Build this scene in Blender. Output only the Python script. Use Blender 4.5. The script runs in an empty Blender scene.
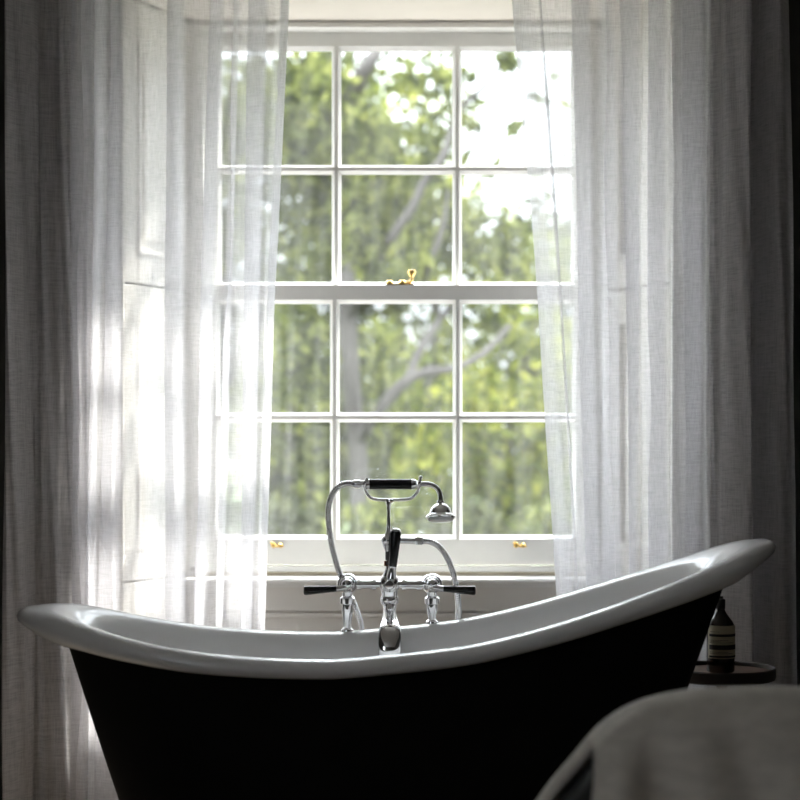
import bpy, bmesh, math, random
import numpy as np
from mathutils import Vector, Matrix

sc = bpy.context.scene
C = sc.collection
random.seed(7)
rng = np.random.default_rng(11)
PI = math.pi

# ------------------------------------------------------------------ camera
CAM_H = 1.06
F = 1800.0            # focal length in units of 1/800 of the frame width
HOR = 444.0           # horizon row
cam_d = bpy.data.cameras.new('camera')
cam_d.sensor_width = 36.0
cam_d.lens = F / 800.0 * 36.0
cam_d.shift_y = (HOR - 400.0) / 800.0
cam_d.clip_start = 0.05
cam_d.clip_end = 400
cam_d.dof.use_dof = True
cam_d.dof.focus_distance = 4.46
cam_d.dof.aperture_fstop = 2.9
cam = bpy.data.objects.new('camera', cam_d)
cam.location = (0, 0, CAM_H)
cam.rotation_euler = (PI / 2, 0, 0)
C.objects.link(cam)
sc.camera = cam

# ------------------------------------------------------------------ world, sun, exposure
SKY = 3.4
SUN = 6.6
w = bpy.data.worlds.new('overcast_sky')
sc.world = w
w.use_nodes = True
nt = w.node_tree
nt.nodes.clear()
wo = nt.nodes.new('ShaderNodeOutputWorld')
bg = nt.nodes.new('ShaderNodeBackground')
bg.inputs['Color'].default_value = (0.87, 0.925, 1.0, 1)
bg.inputs['Strength'].default_value = SKY
# overcast sky: dimmer at the horizon, brightest overhead
wtc = nt.nodes.new('ShaderNodeTexCoord')
wsp = nt.nodes.new('ShaderNodeSeparateXYZ')
nt.links.new(wtc.outputs['Generated'], wsp.inputs[0])
wmr = nt.nodes.new('ShaderNodeMapRange')
wmr.inputs['From Min'].default_value = 0.1
wmr.inputs['From Max'].default_value = 0.75
wmr.inputs['To Min'].default_value = SKY * 0.33
wmr.inputs['To Max'].default_value = SKY * 2.1
nt.links.new(wsp.outputs['Z'], wmr.inputs['Value'])
nt.links.new(wmr.outputs[0], bg.inputs['Strength'])
nt.links.new(bg.outputs[0], wo.inputs[0])

sun_d = bpy.data.lights.new('sun', 'SUN')
sun_d.energy = SUN
sun_d.angle = math.radians(4.0)
sun_d.color = (1.0, 0.96, 0.9)
sun = bpy.data.objects.new('sun', sun_d)
sun.rotation_euler = Vector((-0.82, -1.0, -1.32)).to_track_quat('-Z', 'Y').to_euler()
sun.location = (6, 12, 9)
C.objects.link(sun)

sc.view_settings.view_transform = 'Standard'
sc.view_settings.look = 'None'
sc.view_settings.gamma = 1.0
sc.view_settings.use_curve_mapping = False
sc.view_settings.exposure = 1.3
sc.cycles.max_bounces = 12
sc.cycles.diffuse_bounces = 6
sc.cycles.glossy_bounces = 6
sc.cycles.transmission_bounces = 8
sc.cycles.transparent_max_bounces = 32
sc.cycles.caustics_reflective = False
sc.cycles.caustics_refractive = False

# ------------------------------------------------------------------ helpers
def X(px, D): return (px - 400.0) / F * D
def Z(py, D): return CAM_H - (py - HOR) / F * D
def P(px, py, D): return Vector((X(px, D), D, Z(py, D)))

def world_loc(o):
    v = Vector((0, 0, 0))
    while o is not None:
        v += o.location
        o = o.parent
    return v

def obj(name, bm, mat, parent=None, smooth=True, bevel=0.0, subsurf=0, auto=40):
    """link a bmesh given in place as ONE mesh object, under parent if any"""
    me = bpy.data.meshes.new(name)
    if parent is not None:
        bmesh.ops.translate(bm, verts=bm.verts, vec=-world_loc(parent))
    bmesh.ops.recalc_face_normals(bm, faces=bm.faces)
    bm.to_mesh(me)
    bm.free()
    o = bpy.data.objects.new(name, me)
    C.objects.link(o)
    if parent is not None:
        o.parent = parent
    me.materials.append(mat)
    if smooth:
        for p in me.polygons:
            p.use_smooth = True
        try:
            me.set_sharp_from_angle(angle=math.radians(auto))
        except Exception:
            pass
    if bevel > 0:
        m = o.modifiers.new('bevel', 'BEVEL')
        m.width = bevel
        m.segments = 2
        m.limit_method = 'ANGLE'
    if subsurf:
        m = o.modifiers.new('subsurf', 'SUBSURF')
        m.levels = subsurf
        m.render_levels = subsurf
    return o

def thing(name, label, cat, loc, group=None):
    o = bpy.data.objects.new(name, None)
    o.empty_display_size = 0.05
    o.location = loc
    C.objects.link(o)
    o['label'] = label
    o['category'] = cat
    if group: o['group'] = group
    return o

def tag(o, label, cat, group=None, kind=None):
    if label: o['label'] = label
    if cat: o['category'] = cat
    if group: o['group'] = group
    if kind: o['kind'] = kind
    return o

def struct(name, bm, mat, parent=None, label=None, **k):
    o = obj(name, bm, mat, parent, **k)
    if parent is None:
        o['kind'] = 'structure'
        if label: o['label'] = label
    return o

def box(bm, x0, x1, y0, y1, z0, z1):
    vs = [bm.verts.new(p) for p in ((x0, y0, z0), (x1, y0, z0), (x1, y1, z0), (x0, y1, z0),
                                    (x0, y0, z1), (x1, y0, z1), (x1, y1, z1), (x0, y1, z1))]
    for f in ((0, 3, 2, 1), (4, 5, 6, 7), (0, 1, 5, 4), (1, 2, 6, 5), (2, 3, 7, 6), (3, 0, 4, 7)):
        bm.faces.new([vs[i] for i in f])
    return vs

def newbox(*a):
    bm = bmesh.new()
    box(bm, *a)
    return bm

def frame_of(d):
    d = d.normalized()
    up = Vector((0, 0, 1)) if abs(d.z) < 0.95 else Vector((0, 1, 0))
    u = d.cross(up).normalized()
    v = d.cross(u).normalized()
    return u, v

def tube(bm, pts, radii, n=16, flat=None, caps=True):
    """sweep a circle (or ellipse, flat = (ru, rv) list) along pts"""
    pts = [Vector(p) for p in pts]
    if not hasattr(radii, '__len__'):
        radii = [radii] * len(pts)
    rings = []
    u = None
    for i, p in enumerate(pts):
        if i == 0: d = pts[1] - pts[0]
        elif i == len(pts) - 1: d = pts[-1] - pts[-2]
        else: d = pts[i + 1] - pts[i - 1]
        d.normalize()
        if u is None:
            u, v = frame_of(d)
        else:
            u = (u - d * u.dot(d)).normalized()
            v = d.cross(u).normalized()
        ring = []
        for k in range(n):
            a = 2 * PI * k / n
            ru, rv = (radii[i], radii[i]) if flat is None else flat[i]
            ring.append(bm.verts.new(p + u * (ru * math.cos(a)) + v * (rv * math.sin(a))))
        rings.append(ring)
    for a, b in zip(rings, rings[1:]):
        for k in range(n):
            bm.faces.new((a[k], a[(k + 1) % n], b[(k + 1) % n], b[k]))
    if caps:
        bm.faces.new(list(reversed(rings[0])))
        bm.faces.new(rings[-1])

def lathe(bm, base, axis, prof, n=28):
    """prof = [(radius, distance along axis)]"""
    base = Vector(base)
    d = Vector(axis).normalized()
    u, v = frame_of(d)
    rings = []
    for r, h in prof:
        if r < 1e-5:
            rings.append([bm.verts.new(base + d * h)])
        else:
            rings.append([bm.verts.new(base + d * h + (u * math.cos(2 * PI * k / n) + v * math.sin(2 * PI * k / n)) * r) for k in range(n)])
    for a, b in zip(rings, rings[1:]):
        for k in range(n):
            k2 = (k + 1) % n
            if len(a) == 1 and len(b) == 1: continue
            if len(a) == 1: bm.faces.new((a[0], b[k], b[k2]))
            elif len(b) == 1: bm.faces.new((a[k], a[k2], b[0]))
            else: bm.faces.new((a[k], a[k2], b[k2], b[k]))
    if len(rings[0]) > 1: bm.faces.new(list(reversed(rings[0])))
    if len(rings[-1]) > 1: bm.faces.new(rings[-1])

def ball(bm, c, r, n=18):
    lathe(bm, Vector(c) - Vector((0, 0, r)), (0, 0, 1), [(r * math.sin(PI * i / 10), r - r * math.cos(PI * i / 10)) for i in range(11)], n)

def crom(pts, sub):
    """Catmull-Rom through rows of numbers"""
    A = np.array(pts, float)
    A = np.vstack([2 * A[0] - A[1], A, 2 * A[-1] - A[-2]])
    out = []
    for i in range(1, len(A) - 2):
        for k in range(sub):
            t = k / sub
            p0, p1, p2, p3 = A[i - 1], A[i], A[i + 1], A[i + 2]
            out.append(0.5 * ((2 * p1) + (-p0 + p2) * t + (2 * p0 - 5 * p1 + 4 * p2 - p3) * t * t + (-p0 + 3 * p1 - 3 * p2 + p3) * t ** 3))
    out.append(A[-2])
    return np.array(out)

# ------------------------------------------------------------------ materials
def mat_new(name):
    m = bpy.data.materials.new(name)
    m.use_nodes = True
    n = m.node_tree
    n.nodes.clear()
    out = n.nodes.new('ShaderNodeOutputMaterial')
    return m, n, out

def N(n, t, **inp):
    nd = n.nodes.new(t)
    for k, v in inp.items():
        nd.inputs[k.replace('_', ' ')].default_value = v
    return nd

def pbr(name, col, rough=0.5, metal=0.0, var=0.06, scale=6.0, bump=0.0, bscale=120.0, spec=0.5, coat=0.0, stretch=(1, 1, 1)):
    m, n, out = mat_new(name)
    b = n.nodes.new('ShaderNodeBsdfPrincipled')
    b.inputs['Roughness'].default_value = rough
    b.inputs['Metallic'].default_value = metal
    b.inputs['Specular IOR Level'].default_value = spec
    b.inputs['Coat Weight'].default_value = coat
    b.inputs['Coat Roughness'].default_value = 0.06
    tc = n.nodes.new('ShaderNodeTexCoord')
    mp = n.nodes.new('ShaderNodeMapping')
    mp.inputs['Scale'].default_value = stretch
    n.links.new(tc.outputs['Object'], mp.inputs['Vector'])
    nz = N(n, 'ShaderNodeTexNoise', Scale=scale, Detail=4.0)
    n.links.new(mp.outputs[0], nz.inputs['Vector'])
    rp = n.nodes.new('ShaderNodeValToRGB')
    rp.color_ramp.elements[0].position = 0.3
    rp.color_ramp.elements[1].position = 0.7
    rp.color_ramp.elements[0].color = tuple(max(0, c * (1 - var)) for c in col) + (1,)
    rp.color_ramp.elements[1].color = tuple(min(1, c * (1 + var)) for c in col) + (1,)
    n.links.new(nz.outputs['Fac'], rp.inputs[0])
    n.links.new(rp.outputs[0], b.inputs['Base Color'])
    if bump > 0:
        nb = N(n, 'ShaderNodeTexNoise', Scale=bscale, Detail=3.0)
        n.links.new(mp.outputs[0], nb.inputs['Vector'])
        bp = n.nodes.new('ShaderNodeBump')
        bp.inputs['Strength'].default_value = bump
        bp.inputs['Distance'].default_value = 0.002
        n.links.new(nb.outputs['Fac'], bp.inputs['Height'])
        n.links.new(bp.outputs[0], b.inputs['Normal'])
    n.links.new(b.outputs[0], out.inputs[0])
    return m

def cloth_mat(name, col, clear, trans, weave=0.35, rough_scale=1.0, slub=1.0):
    """woven cloth: threads that reflect and transmit, with open holes between them"""
    m, n, out = mat_new(name)
    tc = n.nodes.new('ShaderNodeTexCoord')
    sep = []
    for s in ((50, 50, 900), (900, 900, 40)):
        mp = n.nodes.new('ShaderNodeMapping')
        mp.inputs['Scale'].default_value = tuple(v * rough_scale for v in s)
        n.links.new(tc.outputs['Object'], mp.inputs['Vector'])
        nz = N(n, 'ShaderNodeTexNoise', Scale=0.35, Detail=3.0)
        n.links.new(mp.outputs[0], nz.inputs['Vector'])
        sep.append(nz.outputs['Fac'])
    mx = n.nodes.new('ShaderNodeMath'); mx.operation = 'ADD'
    n.links.new(sep[0], mx.inputs[0]); n.links.new(sep[1], mx.inputs[1])
    mr = n.nodes.new('ShaderNodeMapRange')
    mr.inputs['From Min'].default_value = 0.6
    mr.inputs['From Max'].default_value = 1.4
    mr.inputs['To Min'].default_value = max(0.0, clear - weave * 0.5)
    mr.inputs['To Max'].default_value = min(1.0, clear + weave * 0.5)
    n.links.new(mx.outputs[0], mr.inputs['Value'])
    cr = n.nodes.new('ShaderNodeMapRange')
    cr.inputs['From Min'].default_value = 1 - .4 * slub
    cr.inputs['From Max'].default_value = 1 + .4 * slub
    cr.inputs['To Min'].default_value = 0.86 if slub == 1 else 0.62
    cr.inputs['To Max'].default_value = 1.08 if slub == 1 else 1.22
    n.links.new(mx.outputs[0], cr.inputs['Value'])
    cm = n.nodes.new('ShaderNodeVectorMath'); cm.operation = 'SCALE'
    cm.inputs[0].default_value = col
    n.links.new(cr.outputs[0], cm.inputs['Scale'])
    df = n.nodes.new('ShaderNodeBsdfDiffuse')
    tl = n.nodes.new('ShaderNodeBsdfTranslucent')
    n.links.new(cm.outputs[0], df.inputs['Color'])
    n.links.new(cm.outputs[0], tl.inputs['Color'])
    m1 = n.nodes.new('ShaderNodeMixShader'); m1.inputs[0].default_value = trans
    n.links.new(df.outputs[0], m1.inputs[1]); n.links.new(tl.outputs[0], m1.inputs[2])
    tp = n.nodes.new('ShaderNodeBsdfTransparent')
    m2 = n.nodes.new('ShaderNodeMixShader')
    n.links.new(mr.outputs[0], m2.inputs[0])
    n.links.new(m1.outputs[0], m2.inputs[1]); n.links.new(tp.outputs[0], m2.inputs[2])
    n.links.new(m2.outputs[0], out.inputs[0])
    return m

def glass_mat(name):
    """old window glass: clear, a fresnel reflection and a film of dust with smears and specks"""
    m, n, out = mat_new(name)
    tp = n.nodes.new('ShaderNodeBsdfTransparent')
    tp.inputs['Color'].default_value = (0.97, 0.98, 0.97, 1)
    gl = n.nodes.new('ShaderNodeBsdfGlossy')
    gl.inputs['Roughness'].default_value = 0.0
    # Schlick reflectance of one face of a thin pane, the same from either side
    ge = n.nodes.new('ShaderNodeNewGeometry')
    dt = n.nodes.new('ShaderNodeVectorMath'); dt.operation = 'DOT_PRODUCT'
    n.links.new(ge.outputs['Incoming'], dt.inputs[0]); n.links.new(ge.outputs['Normal'], dt.inputs[1])
    def mth(op, a, b=None):
        q = n.nodes.new('ShaderNodeMath'); q.operation = op
        if hasattr(a, 'links'): n.links.new(a, q.inputs[0])
        else: q.inputs[0].default_value = a
        if b is not None: q.inputs[1].default_value = b
        return q.outputs[0]
    ab = mth('ABSOLUTE', dt.outputs['Value'])
    om = mth('SUBTRACT', 1.0); n.links.new(ab, om.node.inputs[1])
    fac = mth('ADD', mth('MULTIPLY', mth('POWER', om, 5.0), 0.96), 0.04)
    m1 = n.nodes.new('ShaderNodeMixShader')
    n.links.new(fac, m1.inputs[0]); n.links.new(tp.outputs[0], m1.inputs[1]); n.links.new(gl.outputs[0], m1.inputs[2])
    tc = n.nodes.new('ShaderNodeTexCoord')
    mp = n.nodes.new('ShaderNodeMapping'); mp.inputs['Scale'].default_value = (14, 1, 2.2)
    n.links.new(tc.outputs['Object'], mp.inputs['Vector'])
    nz = N(n, 'ShaderNodeTexNoise', Scale=1.6, Detail=6.0)
    n.links.new(mp.outputs[0], nz.inputs['Vector'])
    vo = N(n, 'ShaderNodeTexVoronoi', Scale=38.0)
    n.links.new(tc.outputs['Object'], vo.inputs['Vector'])
    lt = n.nodes.new('ShaderNodeMath'); lt.operation = 'LESS_THAN'; lt.inputs[1].default_value = 0.075
    n.links.new(vo.outputs['Distance'], lt.inputs[0])
    sp = n.nodes.new('ShaderNodeMath'); sp.operation = 'MULTIPLY'; sp.inputs[1].default_value = 0.05
    n.links.new(lt.outputs[0], sp.inputs[0])
    mr = n.nodes.new('ShaderNodeMapRange')
    mr.inputs['From Min'].default_value = 0.35; mr.inputs['From Max'].default_value = 0.75
    mr.inputs['To Min'].default_value = 0.006; mr.inputs['To Max'].default_value = 0.022
    n.links.new(nz.outputs['Fac'], mr.inputs['Value'])
    ad = n.nodes.new('ShaderNodeMath'); ad.operation = 'ADD'
    n.links.new(mr.outputs[0], ad.inputs[0]); n.links.new(sp.outputs[0], ad.inputs[1])
    tl = n.nodes.new('ShaderNodeBsdfTranslucent'); tl.inputs['Color'].default_value = (0.9, 0.9, 0.88, 1)
    m2 = n.nodes.new('ShaderNodeMixShader')
    n.links.new(ad.outputs[0], m2.inputs[0]); n.links.new(m1.outputs[0], m2.inputs[1]); n.links.new(tl.outputs[0], m2.inputs[2])
    n.links.new(m2.outputs[0], out.inputs[0])
    return m

def leaf_mat(name, c0, c1, c2):
    m, n, out = mat_new(name)
    g = n.nodes.new('ShaderNodeNewGeometry')
    rp = n.nodes.new('ShaderNodeValToRGB')
    rp.color_ramp.elements[0].color = c0 + (1,)
    rp.color_ramp.elements[1].color = c2 + (1,)
    e = rp.color_ramp.elements.new(0.5); e.color = c1 + (1,)
    n.links.new(g.outputs['Random Per Island'], rp.inputs[0])
    df = n.nodes.new('ShaderNodeBsdfDiffuse'); tl = n.nodes.new('ShaderNodeBsdfTranslucent')
    n.links.new(rp.outputs[0], df.inputs[0]); n.links.new(rp.outputs[0], tl.inputs[0])
    mx = n.nodes.new('ShaderNodeMixShader'); mx.inputs[0].default_value = 0.5
    n.links.new(df.outputs[0], mx.inputs[1]); n.links.new(tl.outputs[0], mx.inputs[2])
    n.links.new(mx.outputs[0], out.inputs[0])
    return m

def boards_mat(name):
    m, n, out = mat_new(name)
    b = n.nodes.new('ShaderNodeBsdfPrincipled'); b.inputs['Roughness'].default_value = 0.45
    tc = n.nodes.new('ShaderNodeTexCoord')
    br = n.nodes.new('ShaderNodeTexBrick')
    br.inputs['Scale'].default_value = 1.0
    br.inputs['Brick Width'].default_value = 2.2; br.inputs['Row Height'].default_value = 0.16
    br.inputs['Mortar Size'].default_value = 0.003
    br.inputs['Color1'].default_value = (0.33, 0.28, 0.23, 1); br.inputs['Color2'].default_value = (0.38, 0.325, 0.27, 1)
    br.inputs['Mortar'].default_value = (0.02, 0.015, 0.01, 1)
    n.links.new(tc.outputs['Object'], br.inputs['Vector'])
    n.links.new(br.outputs['Color'], b.inputs['Base Color'])
    n.links.new(b.outputs[0], out.inputs[0])
    return m

M = {}
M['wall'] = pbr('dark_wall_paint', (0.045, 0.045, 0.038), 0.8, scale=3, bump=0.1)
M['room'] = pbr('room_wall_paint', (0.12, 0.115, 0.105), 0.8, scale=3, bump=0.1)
M['ceil'] = pbr('ceiling_paint', (0.80, 0.78, 0.75), 0.9)
M['floor'] = boards_mat('oak_floorboards')
M['wood'] = pbr('cream_gloss_paint', (0.84, 0.815, 0.77), 0.38, var=0.03, scale=5, bump=0.05, bscale=40)
M['sash'] = pbr('white_sash_paint', (0.87, 0.86, 0.83), 0.35, var=0.04, scale=9, bump=0.08, bscale=60)
M['strip'] = pbr('shaded_beige', (0.62, 0.55, 0.44), 0.7, var=0.05)  # warm colour with the shade of the recessed face put into it
M['plaster'] = pbr('warm_soffit_paint', (0.73, 0.675, 0.605), 0.75, var=0.03)
M['sheer'] = cloth_mat('white_sheer_voile', (0.93, 0.92, 0.95), 0.50, 0.46, 0.36, 1.7)
M['drape'] = cloth_mat('grey_linen_drape', (0.58, 0.56, 0.56), 0.12, 0.40, 0.26, 1.25, 0.7)
M['glass'] = glass_mat('old_window_glass')
M['enamel'] = pbr('white_enamel', (0.87, 0.86, 0.85), 0.13, var=0.015, scale=3, spec=0.5)
M['black'] = pbr('matte_black_paint', (0.006, 0.0055, 0.005), 0.75, var=0.2, scale=8, spec=0.08)
M['chrome'] = pbr('polished_chrome', (0.86, 0.86, 0.87), 0.045, 1.0, var=0.02)
M['ebony'] = pbr('black_ceramic', (0.008, 0.008, 0.009), 0.22, var=0.2)
M['copper'] = pbr('copper_ring', (0.35, 0.12, 0.06), 0.25, 1.0)
M['brass'] = pbr('polished_brass', (0.83, 0.56, 0.20), 0.2, 1.0, var=0.06, scale=30)
M['table'] = pbr('dark_bronze', (0.018, 0.014, 0.012), 0.45, 0.3, var=0.2)
M['tablewood'] = pbr('brown_table_top', (0.13, 0.075, 0.05), 0.5, var=0.25, scale=8, stretch=(1, 12, 1))
M['amber'] = pbr('dark_amber_glass', (0.012, 0.006, 0.004), 0.12, var=0.1)
M['cap'] = pbr('black_plastic', (0.01, 0.01, 0.01), 0.4)
M['paper'] = pbr('cream_paper', (0.50, 0.46, 0.34), 0.7, var=0.04, scale=20)
M['ink'] = pbr('black_ink', (0.012, 0.012, 0.012), 0.6)
M['chair'] = pbr('charcoal_upholstery', (0.012, 0.012, 0.011), 0.9, var=0.2, scale=40, bump=0.3, bscale=300)
M['linen'] = pbr('greige_linen', (0.56, 0.52, 0.46), 0.9, var=0.12, scale=22, bump=0.35, bscale=420, spec=0.1, stretch=(1, 1, 2.5))
M['bark'] = pbr('grey_bark', (0.055, 0.049, 0.045), 0.9, var=0.45, scale=5, stretch=(1, 1, 0.3))
M['stone'] = pbr('outside_stone', (0.45, 0.42, 0.36), 0.85, var=0.15, scale=4)
M['bounce_ground'] = pbr('pale_bounce_ground', (0.20, 0.19, 0.185), 0.95, var=0.3, scale=60)  # neutral grey for the added ground that bounces daylight
M['grass'] = pbr('lawn', (0.05, 0.08, 0.02), 0.95, var=0.4, scale=3)
M['leaf_olive'] = leaf_mat('olive_leaves', (0.022, 0.028, 0.013), (0.072, 0.085, 0.028), (0.165, 0.175, 0.055))
M['leaf_lime'] = leaf_mat('yellow_green_leaves', (0.04, 0.052, 0.014), (0.12, 0.142, 0.030), (0.27, 0.27, 0.055))
M['leaf_dark'] = leaf_mat('dark_green_leaves', (0.022, 0.026, 0.016), (0.05, 0.058, 0.03), (0.11, 0.115, 0.055))

# ================================================================== SETTING
XL, XR, YB, CEIL = -2.5, 2.7, -2.6, 2.75
WY = 5.11                       # room face of the window wall
OY = 5.66                       # outside face of the window wall
CX = -0.007                     # centre of the window
HF, HB = 0.775, 0.625           # half width of the splayed recess, front and back
YF, YK = 5.12, 5.42             # recess front and back
SOF = Z(20.5, YK)               # soffit of the recess

struct('floor', newbox(XL - .2, XR + .2, YB - .2, OY, -0.1, 0.0), M['floor'], smooth=False)
struct('ceiling', newbox(XL - .2, XR + .2, YB - .2, OY, CEIL, CEIL + 0.1), M['ceil'], smooth=False)
struct('wall_right', newbox(XR, XR + .2, YB, OY, 0, CEIL), M['room'], smooth=False)
struct('wall_back', newbox(XL, XR, YB - .2, YB, 0, CEIL), M['room'], smooth=False)
# left wall with an unseen window, added and sized for fill daylight
FILL_WIN = (-2.3, 0.1, 1.3, 2.4)
bm = bmesh.new()
box(bm, XL - .2, XL, YB, FILL_WIN[0], 0, CEIL); box(bm, XL - .2, XL, FILL_WIN[1], OY, 0, CEIL)
box(bm, XL - .2, XL, FILL_WIN[0], FILL_WIN[1], 0, FILL_WIN[2]); box(bm, XL - .2, XL, FILL_WIN[0], FILL_WIN[1], FILL_WIN[3], CEIL)
struct('wall_left', bm, M['room'], smooth=False)
bm = bmesh.new()
for a in np.linspace(FILL_WIN[0], FILL_WIN[1] - .05, 3):
    box(bm, XL - .14, XL - .09, a, a + .05, FILL_WIN[2], FILL_WIN[3])
for a in np.linspace(FILL_WIN[2], FILL_WIN[3] - .05, 3):
    box(bm, XL - .139, XL - .091, FILL_WIN[0], FILL_WIN[1], a, a + .05)
struct('fill_window', bm, M['sash'], smooth=False)

# window wall: prisms around the splayed opening
def prism(bm, poly, z0, z1):
    lo = [bm.verts.new((x, y, z0)) for x, y in poly]
    hi = [bm.verts.new((x, y, z1)) for x, y in poly]
    n = len(poly)
    for i in range(n):
        bm.faces.new((lo[i], lo[(i + 1) % n], hi[(i + 1) % n], hi[i]))
    bm.faces.new(list(reversed(lo))); bm.faces.new(hi)
bm = bmesh.new()
SIDE = 0.03                      # room for the shutter leaves in front of the masonry
for s in (-1, 1):
    edge = XL if s < 0 else XR
    poly = [(edge, WY), (CX + s * (HF + SIDE), WY), (CX + s * (HB + SIDE), YK + 0.02), (CX + s * (HB + SIDE), OY), (edge, OY)]
    prism(bm, poly, 0, CEIL)
box(bm, CX - HF - SIDE, CX + HF + SIDE, WY, OY, SOF + 0.02, CEIL)
box(bm, CX - HB - SIDE, CX + HB + SIDE, YK + 0.02, OY, 0, 0.64)
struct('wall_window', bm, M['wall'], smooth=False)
# soffit board
bm = bmesh.new()
prism(bm, [(CX - HF, YF - .02), (CX + HF, YF - .02), (CX + HB, YK), (CX - HB, YK)], SOF, SOF + 0.018)
struct('trim_1', bm, M['plaster'], smooth=False)
# architrave
bm = bmesh.new()
for s in (-1, 1):
    a, b = sorted((CX + s * HF, CX + s * (HF + 0.15)))
    box(bm, a, b, WY - .022, WY, 0, SOF + 0.11)
    a, b = sorted((CX + s * (HF + 0.125), CX + s * (HF + 0.165)))
    box(bm, a, b, WY - .038, WY, 0, SOF + 0.125)
box(bm, CX - HF, CX + HF, WY - .022, WY, SOF + 0.0, SOF + 0.11)
box(bm, CX - HF - .125, CX + HF + .125, WY - .0375, WY, SOF + 0.085, SOF + 0.125)
struct('trim_2', bm, M['wood'], smooth=False, bevel=0.003)
# panelled apron under the sill
bm = bmesh.new()
ya = 5.385
zr = Z(611, ya)
box(bm, CX - HB, CX + HB, ya, ya + .03, zr, 0.652)
box(bm, CX - HB, CX - HB + .10, ya, ya + .03, 0, zr); box(bm, CX + HB - .10, CX + HB, ya, ya + .03, 0, zr)
box(bm, CX - HB + .10, CX + HB - .10, ya, ya + .03, 0, .17)
box(bm, CX - HB + .10, CX + HB - .10, ya + .016, ya + .03, .17, zr)
# moulding round the sunk panel
pl, pr = CX - HB + .10, CX + HB - .10
box(bm, pl, pr, ya - .004, ya + .02, zr - .02, zr - .006)
box(bm, pl, pl + .014, ya - .004, ya + .02, .17, zr - .006); box(bm, pr - .014, pr, ya - .004, ya + .02, .17, zr - .006)
struct('trim_3', bm, M['wood'], smooth=False, bevel=0.002)
# splayed side panelling below the shutters
def splay_pt(s, u, wn, z):
    """u 0..1 from the front to the back of the recess, wn out of the reveal towards the room"""
    a = Vector((CX + s * HF, YF, 0)); b = Vector((CX + s * HB, YK, 0))
    d = (b - a); nrm = Vector((-d.y, d.x, 0)).normalized()
    if nrm.x * s > 0: nrm = -nrm
    p = a + d * u + nrm * wn
    return Vector((p.x, p.y, z))
def slab(bm, s, u0, u1, w0, w1, z0, z1):
    vs = [bm.verts.new(splay_pt(s, u, wn, z)) for (u, wn, z) in
          ((u0, w0, z0), (u1, w0, z0), (u1, w1, z0), (u0, w1, z0), (u0, w0, z1), (u1, w0, z1), (u1, w1, z1), (u0, w1, z1))]
    for f in ((0, 3, 2, 1), (4, 5, 6, 7), (0, 1, 5, 4), (1, 2, 6, 5), (2, 3, 7, 6), (3, 0, 4, 7)):
        bm.faces.new([vs[i] for i in f])
ZS0 = Z(581, 5.15); ZS1 = Z(283.5, 5.15)
bm = bmesh.new()
for s in (-1, 1):
    slab(bm, s, 0, 1, -.022, 0.0, 0, ZS0 - .006)
struct('trim_4', bm, M['wood'], smooth=False, bevel=0.002)

# ------------------------------------------------------------------ the sash window
win = bpy.data.objects.new('window_1', None)
win.location = (CX, 5.5, 0.66)
C.objects.link(win)
win['kind'] = 'structure'
win['label'] = 'tall white twelve-pane sash window behind the bath'
D_U, D_L = 5.515, 5.465
gx0, gx1 = X(218, 5.5), X(574.5, 5.5)
x0f, x1f = CX - HB, CX + HB
# frame: box linings, head, beads, sill
bm = bmesh.new()
for s in (-1, 1):
    a, b = sorted((CX + s * (HB + .02), (gx0 - .046) if s < 0 else (gx1 + .046)))
    box(bm, a, b, YK, OY - .05, .64, SOF + .02)
    a, b = sorted(((gx0 - .058) if s < 0 else (gx1 + .058), (gx0 - .036) if s < 0 else (gx1 + .036)))
    box(bm, a, b, YK - .004, YK + .018, .70, SOF - .004)
zt = Z(30, 5.46)
box(bm, x0f, x1f, YK + .02, OY - .05, zt, SOF + .02)
box(bm, x0f, x1f, YK, YK + .02, Z(27.5, YK), SOF - .006)
box(bm, x0f, x1f, YK + .004, YK + .02, SOF - .006, SOF + .02)
box(bm, x0f, x1f, YK, YK + .02, Z(572, YK), Z(566, YK))
obj('window_frame', bm, M['sash'], win, smooth=False, bevel=0.003)
bm = bmesh.new()
box(bm, x0f - .0, x1f + .0, 5.30, 5.44, .648, .6635)
tube(bm, [(x0f, 5.302, .6558), (x1f, 5.302, .6558)], .0077, 12)
box(bm, x0f, x1f, 5.37, 5.40, .632, .649)
box(bm, gx0 - .05, gx1 + .05, 5.44, OY + .06, .62, .668)
obj('sill', bm, M['sash'], win, smooth=False)

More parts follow.
